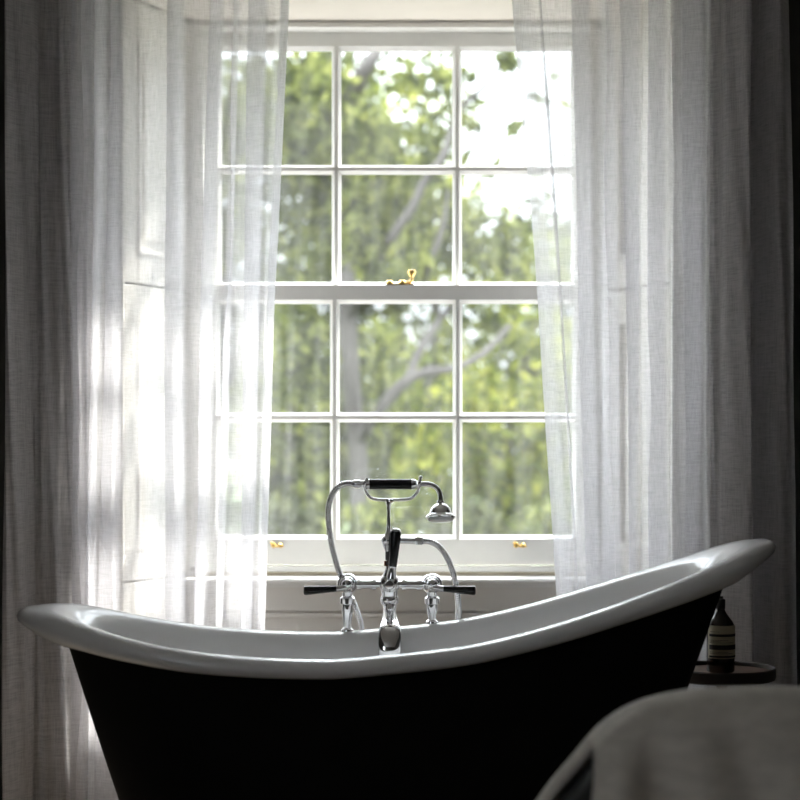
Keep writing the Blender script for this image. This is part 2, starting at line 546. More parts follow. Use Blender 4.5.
def sash(name, D, ztop0, ztop1, zbars, zbot1, zbot0, xb, mould):
    """rails from ztop0 to ztop1 and zbot1 to zbot0, stiles, moulded glazing bars"""
    bm = bmesh.new()
    t = .022
    xl, xr = gx0 - .044, gx1 + .044
    box(bm, xl, gx0, D - t, D + t, zbot0, ztop0)
    box(bm, gx1, xr, D - t, D + t, zbot0, ztop0)
    box(bm, gx0, gx1, D - t, D + t, ztop1, ztop0)
    box(bm, gx0, gx1, D - t, D + t, zbot0, zbot1)
    # glazing bars: thin nose to the room, wide behind
    for x in xb:
        for hw, y0, y1 in ((.0065, D - t + .001, D + .0), (.0115, D - .006, D + t - .004)):
            box(bm, x - hw, x + hw, y0, y1, zbot1, ztop1)
    for z in zbars:
        for hw, y0, y1 in ((.0065, D - t + .0015, D + .0), (.0115, D - .0055, D + t - .0045)):
            box(bm, gx0, gx1, y0, y1, z - hw, z + hw)
    # sticking: small bevel moulding round the panes
    xs = [gx0] + list(xb) + [gx1]
    zs = [zbot1] + sorted(zbars) + [ztop1]
    for (a, b) in zip(xs, xs[1:]):
        for (c, d) in zip(zs, zs[1:]):
            m = .011
            a2 = a if a == gx0 else a + .004; b2 = b if b == gx1 else b - .004
            c2 = c if c == zbot1 else c + .004; d2 = d if d == ztop1 else d - .004
            outer = [bm.verts.new((x, D - t + .006, z)) for x, z in ((a2, c2), (b2, c2), (b2, d2), (a2, d2))]
            inner = [bm.verts.new((x, D + .004, z)) for x, z in ((a2 + m, c2 + m), (b2 - m, c2 + m), (b2 - m, d2 - m), (a2 + m, d2 - m))]
            back = [bm.verts.new((x, D + .004, z)) for x, z in ((a2, c2), (b2, c2), (b2, d2), (a2, d2))]
            for k in range(4):
                k2 = (k + 1) % 4
                bm.faces.new((outer[k], outer[k2], inner[k2], inner[k]))
                bm.faces.new((inner[k], inner[k2], back[k2], back[k]))
                bm.faces.new((back[k], back[k2], outer[k2], outer[k]))
    o = obj(name, bm, M['sash'], win, smooth=False, bevel=0.0015)
    g = obj('glass', newbox(gx0 - .004, gx1 + .004, D + .006, D + .010, zbot1 - .004, ztop1 + .004), M['glass'], o, smooth=False)
    return o
up = sash('upper_sash', D_U, Z(30, D_U), Z(48, D_U), [Z(170, D_U)], Z(285.5, D_U), Z(297, D_U), [X(336.5, D_U), X(457, D_U)], 1)
lo = sash('lower_sash', D_L, Z(285.5, D_L), Z(300.5, D_L), [Z(417.5, D_L)], Z(538.5, D_L), Z(564.5, D_L), [X(334.8, D_L), X(457.5, D_L)], 1)
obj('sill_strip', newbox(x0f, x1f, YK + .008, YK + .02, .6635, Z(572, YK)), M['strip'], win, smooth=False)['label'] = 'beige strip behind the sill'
# brass fittings
zt = Z(285.5, D_L)
bm = bmesh.new()
yy = D_L - .008
box(bm, X(386, yy), X(414, yy), yy - .012, yy + .012, zt, zt + .005)
lathe(bm, (X(389.5, yy), yy, zt + .003), (0, 0, 1), [(.012, 0), (.012, .006), (.008, .011), (.0, .012)], 20)
lathe(bm, (X(402.5, yy), yy, zt + .003), (0, 0, 1), [(.013, 0), (.012, .006), (.007, .012), (.0, .013)], 20)
fs = obj('sash_fastener', bm, M['brass'], lo, bevel=0.001)
bm = bmesh.new()
tube(bm, crom([(X(399, yy), yy, zt + .009), (X(407, yy), yy, zt + .009), (X(411.5, yy), yy, zt + .013), (X(411.8, yy), yy, zt + .028)], 6), .0042, 12)
lathe(bm, (X(411.8, yy), yy, zt + .026), (0, 0, 1), [(.005, 0), (.007, .002), (.0115, .009), (.0125, .015), (.009, .021), (0, .0235)], 20)
obj('sash_fastener', bm, M['brass'], up)
bm = None
for pxc in (277.0, 519.5):
    y0 = D_L - .022
    cx, cz = X(pxc, y0), Z(545.2, y0)
    bm = bmesh.new()
    for dx in (-.010, .010):
        lathe(bm, (cx + dx, y0 + .001, cz), (0, -1, 0), [(.0085, 0), (.0085, .003), (.005, .005), (.004, .012), (.0065, .016), (.005, .020), (0, .021)], 18)
    tube(bm, crom([(cx - .019, y0 - .010, cz + .006), (cx - .012, y0 - .014, cz + .008), (cx, y0 - .016, cz - .003), (cx + .012, y0 - .014, cz + .004), (cx + .019, y0 - .010, cz - .004)], 5), .0032, 10)
    obj('sash_lift', bm, M['brass'], lo)

# ------------------------------------------------------------------ folding shutters in the recess
def shutter(s, z0, z1, label):
    t = thing('window_shutter', label, 'shutter', splay_pt(s, .5, 0, z0), 'panelled shutters beside the window')
    bm = bmesh.new()
    fw = .19
    for (a, b, c, d) in ((0.0, fw, z0, z1), (1 - fw, 1.0, z0, z1), (fw, 1 - fw, z0, z0 + .085), (fw, 1 - fw, z1 - .085, z1)):
        slab(bm, s, a, b, -.022, 0.0, c, d)
    obj('shutter_frame', bm, M['wood'], t, smooth=False, bevel=0.003)
    bm = bmesh.new()
    slab(bm, s, fw, 1 - fw, -.022, -.012, z0 + .085, z1 - .085)
    # moulding and raised field
    for (a, b, c, d) in ((fw, fw + .045, z0 + .085, z1 - .085), (1 - fw - .045, 1 - fw, z0 + .085, z1 - .085),
                         (fw + .045, 1 - fw - .045, z0 + .085, z0 + .099), (fw + .045, 1 - fw - .045, z1 - .099, z1 - .085)):
        slab(bm, s, a, b, -.013, .004, c, d)
    slab(bm, s, fw + .12, 1 - fw - .12, -.013, -.006, z0 + .13, z1 - .13)
    obj('panel', bm, M['wood'], t, smooth=False, bevel=0.003)
for s, side in ((-1, 'left'), (1, 'right')):
    shutter(s, ZS1 + .003, SOF - .002, 'upper cream panelled shutter in the %s side of the window recess' % side)
    shutter(s, ZS0, ZS1 - .003, 'lower cream panelled shutter in the %s side of the window recess' % side)

# ================================================================== CURTAINS
def zf(at, ab, bt, bb, y, d=.02):
    """a fold lying back on itself between a and b"""
    return [(bt, bb, y + d), (at, ab, y), (bt, bb, y - d)]
def curtain(name, ctrl, D, z0, z1, mat, label, cat, group, sub=7, nz=70, sway=.004, seed=0):
    pts = crom([(X(a, D), X(b, D), y) for a, b, y in ctrl], sub)
    zt, zb = Z(20, D), Z(590, D)
    r = np.random.default_rng(seed)
    ph = r.uniform(0, 6.28, 6)
    s = np.linspace(0, 1, len(pts))
    verts, faces = [], []
    for j in range(nz + 1):
        z = z0 + (z1 - z0) * j / nz
        t = (zt - z) / (zt - zb)
        t = max(-.25, min(1.45, t))
        # hang as a gentle curve rather than a ruled line
        tt = t + .05 * math.sin(PI * min(1, max(0, t)))
        amp = 1.0 - .35 * max(0.0, min(1.0, (z - 2.2) / .5))
        for i, (a, b, y) in enumerate(pts):
            x = a + (b - a) * tt
            x += sway * (math.sin(z * 3.1 + s[i] * 17 + ph[0]) * .6 + math.sin(z * 6.3 + s[i] * 41 + ph[1]) * .25)
            yy = D + y * amp + sway * 1.6 * (math.sin(z * 4.3 + s[i] * 23 + ph[2]) + .5 * math.sin(z * 9.1 + s[i] * 57 + ph[3]))
            verts.append((x, yy, z))
    n = len(pts)
    for j in range(nz):
        for i in range(n - 1):
            faces.append((j * n + i, j * n + i + 1, (j + 1) * n + i + 1, (j + 1) * n + i))
    me = bpy.data.meshes.new(name)
    me.from_pydata(verts, [], faces)
    for p in me.polygons: p.use_smooth = True
    me.materials.append(mat)
    o = bpy.data.objects.new(name, me)
    C.objects.link(o)
    tag(o, label, cat, group)
    return o

left_sheer = [(79, 77, .0), (68, 67.5, -.010), (79, 77, -.02), (68.5, 68, -.03), (76, 74, -.034)] + zf(80, 77, 91, 87, -.014, .012) + [(96, 91, .012)] + zf(95, 90, 106, 96, -.01, .012) + zf(112, 100, 121, 121, -.02, .012) + \
    [(134, 133, .02), (146, 150, .028), (158, 160, .01)] + zf(168, 165, 184, 184, -.015) + [(196, 192, -.012)] + \
    zf(208, 195, 221, 204, .0) + [(228, 212, -.018)] + zf(232, 216, 239, 223, .008, .012) + [(246, 230, .01)] + \
    zf(249, 240, 268, 252, -.005) + [(275, 257, .012)] + zf(279, 260, 287.5, 266, -.012, .007)
right_sheer = [(530, 572, .012), (514, 557, .0), (520, 561, -.014), (530, 566, -.01), (540, 575, .012), (543.5, 577, -.012), (541.5, 576, .012), (556, 580, .018)] + zf(571, 586, 590, 600, -.005) + \
    zf(602, 603, 614, 624, .012) + zf(620, 629, 640, 637, -.008, .016) + [(644, 643, .0)] + zf(647, 649, 665, 669, .006) + \
    [(672, 673, .022), (678, 682, .01)] + zf(681, 684, 703, 698, -.016, .014) + [(709, 706, .018), (716, 716, .0)]
left_drape = [(8, 8, .04), (9, 9, -.02), (12, 11, -.085), (16, 14, -.10), (21, 19, -.075), (29, 26, -.035), (35, 32, -.002), (38, 34, .015), (36, 32, .035), (40, 36, .05), (48, 44, .045), (56, 53, .05), (63, 62, .044), (69, 68, .05)]
right_drape = [(713, 711, .03), (718, 716, .03), (722, 720, .01), (725, 722, -.02), (733, 731, -.055), (740, 741, -.085), (745, 746, -.08), (747, 748, -.02), (748, 749, .04), (754, 755, .03), (759, 759, -.01), (766, 766, -.06), (772, 774, -.09), (777, 782, -.085), (782, 790, -.04), (788, 796, .0), (790, 797, .02), (786, 793, .05)]
curtain('sheer_curtain', left_sheer, 4.99, .012, 2.748, M['sheer'], 'white sheer curtain hanging over the left side of the window, lit by sun', 'curtain', 'sheer curtains', seed=1)
curtain('sheer_curtain', right_sheer, 4.99, .012, 2.748, M['sheer'], 'white sheer curtain hanging over the right side of the window', 'curtain', 'sheer curtains', seed=2)
curtain('linen_drape', left_drape, 4.87, .012, 2.748, M['drape'], 'grey linen drape at the far left edge beside the left sheer', 'curtain', 'linen drapes', seed=3)
curtain('linen_drape', right_drape, 4.88, .012, 2.748, M['drape'], 'grey linen drape hanging on the right behind the raised end of the bath', 'curtain', 'linen drapes', seed=4)

# ================================================================== BATH
TY = 4.065
rim_pts = np.array([(-.87, .699), (-.75, .686), (-.608, .651), (-.472, .625), (-.336, .612), (-.2, .607), (-.1, .610), (.098, .630), (.22, .652), (.38, .695), (.604, .770), (.767, .832), (.86, .857)])
_rx = crom(rim_pts, 10)
def rim_z(x): return float(np.interp(x, _rx[:, 0], _rx[:, 1]))
NT = 160
def outline(cx, a, b, e):
    out = []
    for k in range(NT):
        t = 2 * PI * k / NT
        c, s_ = math.cos(t), math.sin(t)
        out.append((cx + a * math.copysign(abs(c) ** (2 / e), c), b * math.copysign(abs(s_) ** (2 / e), s_)))
    return out
def resample(poly):
    P_ = np.array(poly + [poly[0]])
    d = np.concatenate([[0], np.cumsum(np.hypot(*np.diff(P_, axis=0).T))])
    t = np.linspace(0, d[-1], NT + 1)[:-1]
    return np.stack([np.interp(t, d, P_[:, 0]), np.interp(t, d, P_[:, 1])], 1)
RIM = resample(outline(-.008, .852, .318, 2.35))
nx = np.roll(RIM, -1, 0) - np.roll(RIM, 1, 0)
NRM = np.stack([nx[:, 1], -nx[:, 0]], 1); NRM /= np.linalg.norm(NRM, axis=1)[:, None]
BASE = resample(outline(-.042, .535, .215, 2.35))
END = np.clip(np.abs((RIM[:, 0] + .008) / .852), 0, 1) ** 6
THICK = 1 + .75 * np.clip(np.abs((RIM[:, 0] + .008) / .852), 0, 1) ** 3      # the roll is deeper towards the ends
_e = np.clip((np.abs((RIM[:, 0] + .008) / .852) - .86) / .14, 0, 1)
THICK = THICK * (1 - .42 * _e * _e * (3 - 2 * _e))
def ring(off, dz, more=0.0):
    q = RIM + NRM * (off - more * END)[:, None]
    if off > -.075 and dz < 0:
        return [(x, TY + y, rim_z(x) + dz * k) for (x, y), k in zip(q, THICK)]
    return [(x, TY + y, rim_z(x - 0 * off) + dz) for (x, y) in q]
bath = thing('roll_top_bath', 'black and white roll-top slipper bath in front of the window', 'bathtub', (-.008, TY, 0))
prof = [(-.135, -.20, .085), (-.110, -.12, .078), (-.092, -.062, .07), (-.080, -.030, .06), (-.066, -.010, .042), (-.048, -.001, .025), (-.030, 0.0, .01), (-.014, -.005), (-.004, -.012), (0, -.021), (-.003, -.030), (-.012, -.037), (-.026, -.041), (-.05, -.041, .05), (-.060, -.038, .055)]
def rings_mesh(bm, rings):
    vs = [[bm.verts.new(p) for p in r] for r in rings]
    for a, b in zip(vs, vs[1:]):
        for k in range(NT):
            bm.faces.new((a[k], a[(k + 1) % NT], b[(k + 1) % NT], b[k]))
    return vs
bm = bmesh.new()
inner = []
top = ring(*prof[0])
IB = resample(outline(-.03, .42, .13, 2.3))
for q in np.linspace(0, 1, 9)[:-1]:
    zf_ = .17
    rr = []
    for k in range(NT):
        e = math.sin(q * PI / 2)
        x = IB[k][0] * .96 + (top[k][0] - IB[k][0] * .96) * (q ** .6)
        y = TY + IB[k][1] + (top[k][1] - TY - IB[k][1]) * (q ** .6)
        z = zf_ + (top[k][2] - zf_) * (q ** 1.2)
        rr.append((x, y, z))
    inner.append(rr)
vs = rings_mesh(bm, inner + [ring(*p) for p in prof])
bm.faces.new(vs[0])
basin = obj('basin', bm, M['enamel'], bath, auto=60)
basin['label'] = 'white enamelled basin with rolled rim'
bm = bmesh.new()
rt = ring(-.056, -.038, .05)
body = [rt]
for q in np.linspace(0, 1, 14)[1:]:
    rr = []
    for k in range(NT):
        bx_, by_ = BASE[k]
        e = q - .02 * math.sin(PI * q)
        x = rt[k][0] + (bx_ - rt[k][0]) * e
        y = rt[k][1] + (TY + by_ - rt[k][1]) * e
        z = rt[k][2] + (.10 - rt[k][2]) * q
        rr.append((x, y, z))
    body.append(rr)
vs = rings_mesh(bm, body)
bm.faces.new(vs[-1])
sh = obj('outer_shell', bm, M['black'], bath, auto=60)
sh['label'] = 'matt black outside of the bath'
bm = bmesh.new()
pl = [(x * .97 - .001, TY + y * .97) for x, y in BASE]
prism(bm, pl, 0.0, 0.101)
obj('plinth', bm, M['black'], bath, bevel=0.004)

# ================================================================== BATH MIXER TAP
TD = 4.355
def T(px, py, dy=0.0):
    p = P(px, py, TD); return Vector((p.x, p.y + dy, p.z))
u_ = TD / F                     # metres per pixel at the tap
tap = thing('bath_mixer_tap', 'chrome bath mixer tap with black levers standing on the far bath rim', 'tap', T(390, 628))
zb = 584.5
bm = bmesh.new()
# cross bar with collars, central ball, domed nuts
tube(bm, [T(349, zb), T(431, zb)], 3.6 * u_, 20)
for a, b, r in ((357, 361, 5.4), (361, 372, 4.4), (372, 376, 5.6), (402, 406, 5.6), (406, 417, 4.4), (417, 422, 5.4)):
    tube(bm, [T(a, zb), T(b, zb)], r * u_, 20)
ball(bm, T(389.5, 584), 11.0 * u_, 28)
lathe(bm, T(389.5, 584, -8 * u_), (0, -1, 0), [(7.5 * u_, 0), (7.5 * u_, 2 * u_), (5 * u_, 4 * u_), (4.2 * u_, 6 * u_), (0, 6.5 * u_)], 24)
# inlet and outlet throats
lathe(bm, T(389.5, 578), (0, 0, 1), [(8 * u_, 0), (6 * u_, 5 * u_), (4 * u_, 9 * u_), (3.6 * u_, 12 * u_), (5 * u_, 13 * u_), (5 * u_, 16 * u_), (3.4 * u_, 17 * u_), (3.2 * u_, 26 * u_)], 22)
lathe(bm, T(389.5, 590), (0, 0, -1), [(8.5 * u_, 0), (8 * u_, 6 * u_), (9.5 * u_, 8 * u_), (9.5 * u_, 12 * u_), (8 * u_, 14 * u_), (6.8 * u_, 16 * u_)], 24)
obj('mixer_body', bm, M['chrome'], tap)
# spout curving forward and down into the bath
bm = bmesh.new()
sp = crom([(0, 602), (-.012, 611), (-.035, 619), (-.062, 625), (-.090, 630), (-.106, 638), (-.114, 648), (-.116, 658)], 5)
wid = crom([(7.5, 7.5), (6.5, 6.8), (7.5, 6.0), (9.3, 5.2), (10.6, 4.8), (11.2, 4.6), (11.4, 4.6), (11.4, 4.6)], 5)
pts = []
for dy, py in sp:
    D = TD + dy
    pts.append(Vector((X(389.8, D), D, Z(py, D))))
tube(bm, pts, 1, 28, flat=[(a * u_, b * u_) for a, b in wid])
spout = obj('spout', bm, M['chrome'], tap)
bm = bmesh.new()
for k, (dy, py, r) in enumerate(((-.030, 609, 2.6), (-.047, 614.5, 2.0), (-.066, 619, 1.6))):
    D = TD + dy
    ball(bm, (X(389.8, D), D, Z(py, D)), r * u_, 12)
obj('screw', bm, M['chrome'], spout)
# valves and levers
for (vx, s, lx0, lx1) in ((347.5, -1, 340, 304.5), (432.0, 1, 440, 475)):
    bm = bmesh.new()
    lathe(bm, T(vx, 584, 10 * u_), (0, -1, 0), [(7 * u_, 0), (10.2 * u_, 2 * u_), (10.6 * u_, 6 * u_), (9.6 * u_, 9 * u_), (9.8 * u_, 13 * u_), (8.0 * u_, 15 * u_), (7.6 * u_, 17 * u_), (6.2 * u_, 18 * u_), (5.6 * u_, 22 * u_), (3.5 * u_, 25 * u_), (0, 26 * u_)], 30)
    v = obj('valve', bm, M['chrome'], tap)
    bm = bmesh.new()
    tube(bm, [T(vx + s * 1, 586.0, -12 * u_), T(lx0, 587.6, -13 * u_), T(lx0 + s * 3, 587.8, -13 * u_)], [3.8 * u_, 3.0 * u_, 3.4 * u_], 16)
    obj('lever_stem', bm, M['chrome'], v)
    bm = bmesh.new()
    tube(bm, [T(lx0 + s * 1, 587.7, -13 * u_), T(lx0 + s * 3, 587.8, -13 * u_), T(lx1 - s * 3, 589.4, -13 * u_), T(lx1 - s * .8, 589.5, -13 * u_), T(lx1, 589.5, -13 * u_)],
         [2.4 * u_, 2.8 * u_, 4.6 * u_, 4.5 * u_, 3.4 * u_], 18)
    l = obj('lever', bm, M['ebony'], tap)
    l['label'] = 'black tapered lever handle'
    # leg down to the bath rim
    bm = bmesh.new()
    zr_ = rim_z(X(vx, TD)) - .004
    h = T(vx, 592).z - zr_
    lathe(bm, T(vx, 592), (0, 0, -1), [(5.5 * u_, 0), (5 * u_, 4 * u_), (7.6 * u_, 6 * u_), (7.6 * u_, 11.5 * u_), (5.2 * u_, 12.5 * u_), (5.6 * u_, 17 * u_), (4.4 * u_, h - 10 * u_), (3.6 * u_, h - 5 * u_), (6.2 * u_, h - 3 * u_), (6.6 * u_, h)], 22)
    obj('leg', bm, M['chrome'], tap)
# riser, ball joint, hose branch
bm = bmesh.new()
tube(bm, [T(388.4, 560), T(388.2, 549)], 3.4 * u_, 16)
ball(bm, T(388, 540.5), 6.8 * u_, 22)
lathe(bm, T(388.2, 545), (0, 0, -1), [(6 * u_, 0), (4 * u_, 4 * u_), (3.2 * u_, 7 * u_)], 18)
lathe(bm, T(388.6, 536), (0, 0, 1), [(5 * u_, 0), (2.6 * u_, 5 * u_), (1.9 * u_, 12 * u_), (1.7 * u_, 24 * u_), (2.2 * u_, 30 * u_), (3.1 * u_, 34 * u_), (2.6 * u_, 36.5 * u_)], 18)
tube(bm, [T(391, 540.3), T(415, 540.8)], 3.1 * u_, 16)
tube(bm, [T(415, 540.8), T(417, 540.8), T(422, 541), T(423.5, 541)], [3.6 * u_, 4.4 * u_, 4.4 * u_, 3.2 * u_], 6)
obj('riser', bm, M['chrome'], tap)
bm = bmesh.new()
tube(bm, [T(388.2, 566), T(388.2, 561)], 4.2 * u_, 18)
obj('ring', bm, M['copper'], tap)['label'] = 'copper coloured ring on the riser'
# diverter handle, in front of the riser
bm = bmesh.new()
tube(bm, [T(391.5, 578, -9 * u_), T(392.6, 569, -9 * u_), T(392.8, 566, -9 * u_)], [5 * u_, 3.6 * u_, 4.0 * u_], 18)
dv = obj('diverter', bm, M['chrome'], tap)
bm = bmesh.new()
tube(bm, [T(392.8, 567, -9 * u_), T(393, 564.5, -9 * u_), T(395.6, 533, -9 * u_), T(395.8, 530, -9 * u_)], [3.4 * u_, 4.0 * u_, 5.9 * u_, 5.0 * u_], 20)
obj('diverter_handle', bm, M['ebony'], dv)['label'] = 'black diverter handle'
bm = bmesh.new()
lathe(bm, T(395.7, 531, -9 * u_), (.08, 0, 1), [(5.4 * u_, 0), (5.2 * u_, 1 * u_), (3.6 * u_, 2.8 * u_), (0, 3.4 * u_)], 20)
obj('diverter_cap', bm, M['chrome'], dv)
# cradle
bm = bmesh.new()
cr = crom([(367.2, 478.5, -5), (364.8, 484, -6), (366, 492, -2), (371.5, 498.2, 0), (380, 499.7, 0), (390, 499.8, 0), (402, 499.7, 0), (411.5, 498, 0), (417.8, 491, -2), (419, 484, -6), (420.6, 477.6, -5)], 6)
tube(bm, [T(a, b, c * u_) for a, b, c in cr], 1.55 * u_, 12)
ball(bm, T(420.6, 477.4, -5 * u_), 2 * u_, 10)
lathe(bm, T(390.2, 503), (0, 0, 1), [(1.8 * u_, 0), (4.2 * u_, 2 * u_), (4.0 * u_, 4 * u_), (0, 5 * u_)], 16)
obj('cradle', bm, M['chrome'], tap)

# hand shower lying in the cradle, its hose looping behind the bath
shw = thing('hand_shower', 'black handled chrome hand shower lying across the tap cradle', 'hand shower', T(390, 484))
bm = bmesh.new()
tube(bm, [T(369, 484.2), T(370, 484.2), T(411, 484.2), T(412, 484.2)], [4.0 * u_, 5.1 * u_, 5.1 * u_, 4.0 * u_], 22)
obj('handle', bm, M['ebony'], shw)['label'] = 'black ceramic grip'
bm = bmesh.new()
lathe(bm, T(369.5, 484.2), (-1, 0, 0), [(5.3 * u_, 0), (5.3 * u_, 3 * u_), (3.8 * u_, 4.5 * u_), (3.8 * u_, 9 * u_), (4.4 * u_, 9.5 * u_), (4.4 * u_, 15 * u_), (3.2 * u_, 17 * u_)], 20)
obj('ferrule', bm, M['chrome'], shw)
bm = bmesh.new()
lathe(bm, T(411.5, 484.2), (1, 0, 0), [(5.3 * u_, 0), (5.0 * u_, 3 * u_), (3.0 * u_, 6 * u_), (2.8 * u_, 10 * u_)], 20)
nk = crom([(418, 484.2), (424, 484), (431, 484.8), (437, 488.5), (440.2, 495), (440.6, 503)], 6)
tube(bm, [T(a, b) for a, b in nk], 2.5 * u_, 16)
obj('neck', bm, M['chrome'], shw)
bm = bmesh.new()
ax = Vector((0.0, -.18, -1)).normalized()
hb = T(440.5, 500.5)
lathe(bm, hb, ax, [(3.2 * u_, 0), (3.8 * u_, 2 * u_), (3.4 * u_, 3 * u_), (7 * u_, 5 * u_), (9.6 * u_, 8 * u_), (11 * u_, 12 * u_), (11.2 * u_, 13.5 * u_), (14.2 * u_, 15 * u_), (15 * u_, 16.5 * u_), (14.4 * u_, 18 * u_), (12.6 * u_, 18.5 * u_)], 36)
hd = obj('shower_head', bm, M['chrome'], shw)
bm = bmesh.new()
lathe(bm, hb + ax * (18 * u_), ax, [(12.8 * u_, 0), (12.6 * u_, 2 * u_), (11 * u_, 3 * u_), (0, 3.6 * u_)], 36)
obj('face_plate', bm, M['enamel'], hd)['label'] = 'white spray plate'
# ribbed hose
bm = bmesh.new()
hp = [(423, 541, 0), (430, 541.8, 0), (438, 546, .004), (446, 556, .008), (452, 570, .014), (456, 586, .022), (458.5, 604, .034), (459, 622, .05), (455, 660, .075), (440, 715, .085), (405, 745, .085), (375, 715, .085), (364, 660, .075), (360.5, 628, .05), (355, 609, .036), (348.5, 594, .028), (342, 580, .02), (336.5, 565, .014), (331.5, 545, .008), (328.6, 523, .004), (328.8, 507, 0), (332.5, 494, 0), (339.5, 486, 0), (347, 483.6, 0), (353, 484, 0)]
hc = crom([(T(a, b, c)[0], T(a, b, c)[1], T(a, b, c)[2]) for a, b, c in hp], 40)
d = np.concatenate([[0], np.cumsum(np.linalg.norm(np.diff(hc, axis=0), axis=1))])
pitch = .0056
nseg = int(d[-1] / pitch) * 4
tt = np.linspace(0, d[-1], nseg)
hpnts = np.stack([np.interp(tt, d, hc[:, k]) for k in range(3)], 1)
rad = [(3.3 if (i % 4) in (1, 2) else 2.6) * u_ for i in range(nseg)]
tube(bm, hpnts, rad, 12)
obj('hose', bm, M['chrome'], shw, auto=80)['label'] = 'ribbed chrome hose'

# ================================================================== SIDE TABLE AND BOTTLE
SD = 4.56
sx, sz = X(722, SD), Z(671, SD)
tb = thing('side_table', 'small round dark tray-top table beside the raised end of the bath', 'side table', (sx, SD, 0))
R_ = .1345
bm = bmesh.new()
lathe(bm, (sx, SD, sz - .022), (0, 0, 1), [(0, 0), (R_ - .012, 0), (R_ - .002, .004), (R_, .010), (R_, .030), (R_ - .003, .033), (R_ - .007, .030), (R_ - .008, .021), (0, .021)], 64)
obj('tray', bm, M['table'], tb)
bm = bmesh.new()
lathe(bm, (sx, SD, sz - .0015), (0, 0, 1), [(R_ - .0085, 0), (R_ - .0085, .0015), (0, .0015)], 64)
obj('table_top', bm, M['tablewood'], tb)['label'] = 'brown wooden top'
bm = bmesh.new()
lathe(bm, (sx, SD, .01), (0, 0, 1), [(.012, 0), (.012, sz - .06), (.016, sz - .045), (.03, sz - .032)], 24)
obj('stem', bm, M['tablewood'], tb)
bm = bmesh.new()
lathe(bm, (sx, SD, 0), (0, 0, 1), [(.115, 0), (.115, .008), (.105, .012), (.02, .018), (.012, .03)], 48)
obj('base', bm, M['table'], tb)

BD = SD - .02
bx_, bz_ = X(720.6, BD), sz
bt = thing('soap_bottle', 'dark amber bottle with striped cream label on the side table', 'bottle', (bx_, BD, bz_))
BR = 14.0 / F * BD
bm = bmesh.new()
lathe(bm, (bx_, BD, bz_), (0, 0, 1), [(0, .0), (BR * .86, 0), (BR * .97, .003), (BR, .008), (BR, .113), (BR * .96, .120), (BR * .84, .129), (BR * .60, .140), (BR * .40, .150), (BR * .31, .157), (BR * .30, .168), (0, .168)], 48)
obj('bottle_body', bm, M['amber'], bt)
bm = bmesh.new()
lathe(bm, (bx_, BD, bz_ + .160), (0, 0, 1), [(.0118, 0), (.0118, .022), (.0108, .024), (.0062, .025), (.0062, .031), (0, .032)], 28)
obj('cap', bm, M['cap'], bt)
def band(bm, r, a0, a1, z0, z1, n=40):
    """a curved strip on the bottle, with thickness"""
    th = .0006
    rows = []
    for k in range(n + 1):
        a = math.radians(a0 + (a1 - a0) * k / n)
        dx, dy = math.sin(a), -math.cos(a)
        rows.append([bm.verts.new((bx_ + dx * q, BD + dy * q, z)) for q, z in ((r - th, z0), (r, z0), (r, z1), (r - th, z1))])
    for p, q in zip(rows, rows[1:]):
        for i in range(4):
            bm.faces.new((p[i], p[(i + 1) % 4], q[(i + 1) % 4], q[i]))
    bm.faces.new(rows[0]); bm.faces.new(list(reversed(rows[-1])))
def bz(py): return Z(py, BD - BR)
bm = bmesh.new()
band(bm, BR + .0007, -68, 150, bz(659), bz(626))
lab = obj('bottle_label', bm, M['paper'], bt)
lab['label'] = 'cream paper label with black bands'
bm = bmesh.new()
for y0, y1, a0, a1 in ((634.4, 637.0, -60, 146), (645.3, 650.0, -60, 146), (656.1, 657.9, -60, 146)):
    band(bm, BR + .0013, a0, a1, bz(y1), bz(y0))
for y0, a0, a1 in ((641.6, -58, -10), (642.8, -58, 50), (640.4, -58, 20), (652.2, -56, 20), (653.6, -56, 44), (631.9, -54, -12)):
    a = a0
    while a < a1:
        wd = random.uniform(4, 9)
        band(bm, BR + .0012, a, min(a1, a + wd), bz(y0 + .45), bz(y0), 3)
        a += wd + 2.0
obj('label_print', bm, M['ink'], lab)

# ================================================================== DRAPED ARMCHAIR IN THE FOREGROUND
AD = 2.70
AC = 2.80
con = [(430, 1010), (462, 950), (500, 868), (545, 800), (575, 763), (605, 729), (638, 708.5), (670, 699), (702, 695), (750, 693), (800, 693.5), (860, 695), (920, 700), (975, 712), (1010, 740), (1036, 790), (1060, 860), (1080, 940), (1090, 1010)]
CO = crom([(X(a, AC), max(.06, Z(b, AC))) for a, b in con], 10)
def outline_slab(bm, inset, y0, y1, rnd, zlow, n=8):
    """the chair outline as a padded slab between y0 and y1, edges rounded by rnd"""
    cx, czz = X(770, AD), .35
    tang = np.gradient(CO, axis=0); nr = np.stack([-tang[:, 1], tang[:, 0]], 1); nr /= np.linalg.norm(nr, axis=1)[:, None]
    rows = []
    ang = np.linspace(0, PI, n * 2 + 1)
    prof_ = [(0.5, y0)]
    for a in ang:
        prof_.append((1.0 - 0, None))
    seq = []
    for q in np.linspace(1.0, .0, 5)[:-1]: seq.append((rnd + q * .10, y0 + .0))
    for a in np.linspace(0, PI / 2, 7): seq.append((rnd * (1 - math.sin(a)), y0 + rnd * (1 - math.cos(a))))
    for a in np.linspace(PI / 2, PI, 7): seq.append((rnd * (1 - math.sin(a)), y1 - rnd * (1 + math.cos(a))))
    for off, y in seq:
        pts_ = CO - nr * (inset + off)
        rows.append([bm.verts.new((p[0], y, max(zlow, p[1]))) for p in pts_])
    for a, b in zip(rows, rows[1:]):
        for k in range(len(a) - 1):
            bm.faces.new((a[k], a[k + 1], b[k + 1], b[k]))
    bm.faces.new(rows[0]); bm.faces.new(rows[-1])
    for r1 in (0, -1):
        pass
    return rows
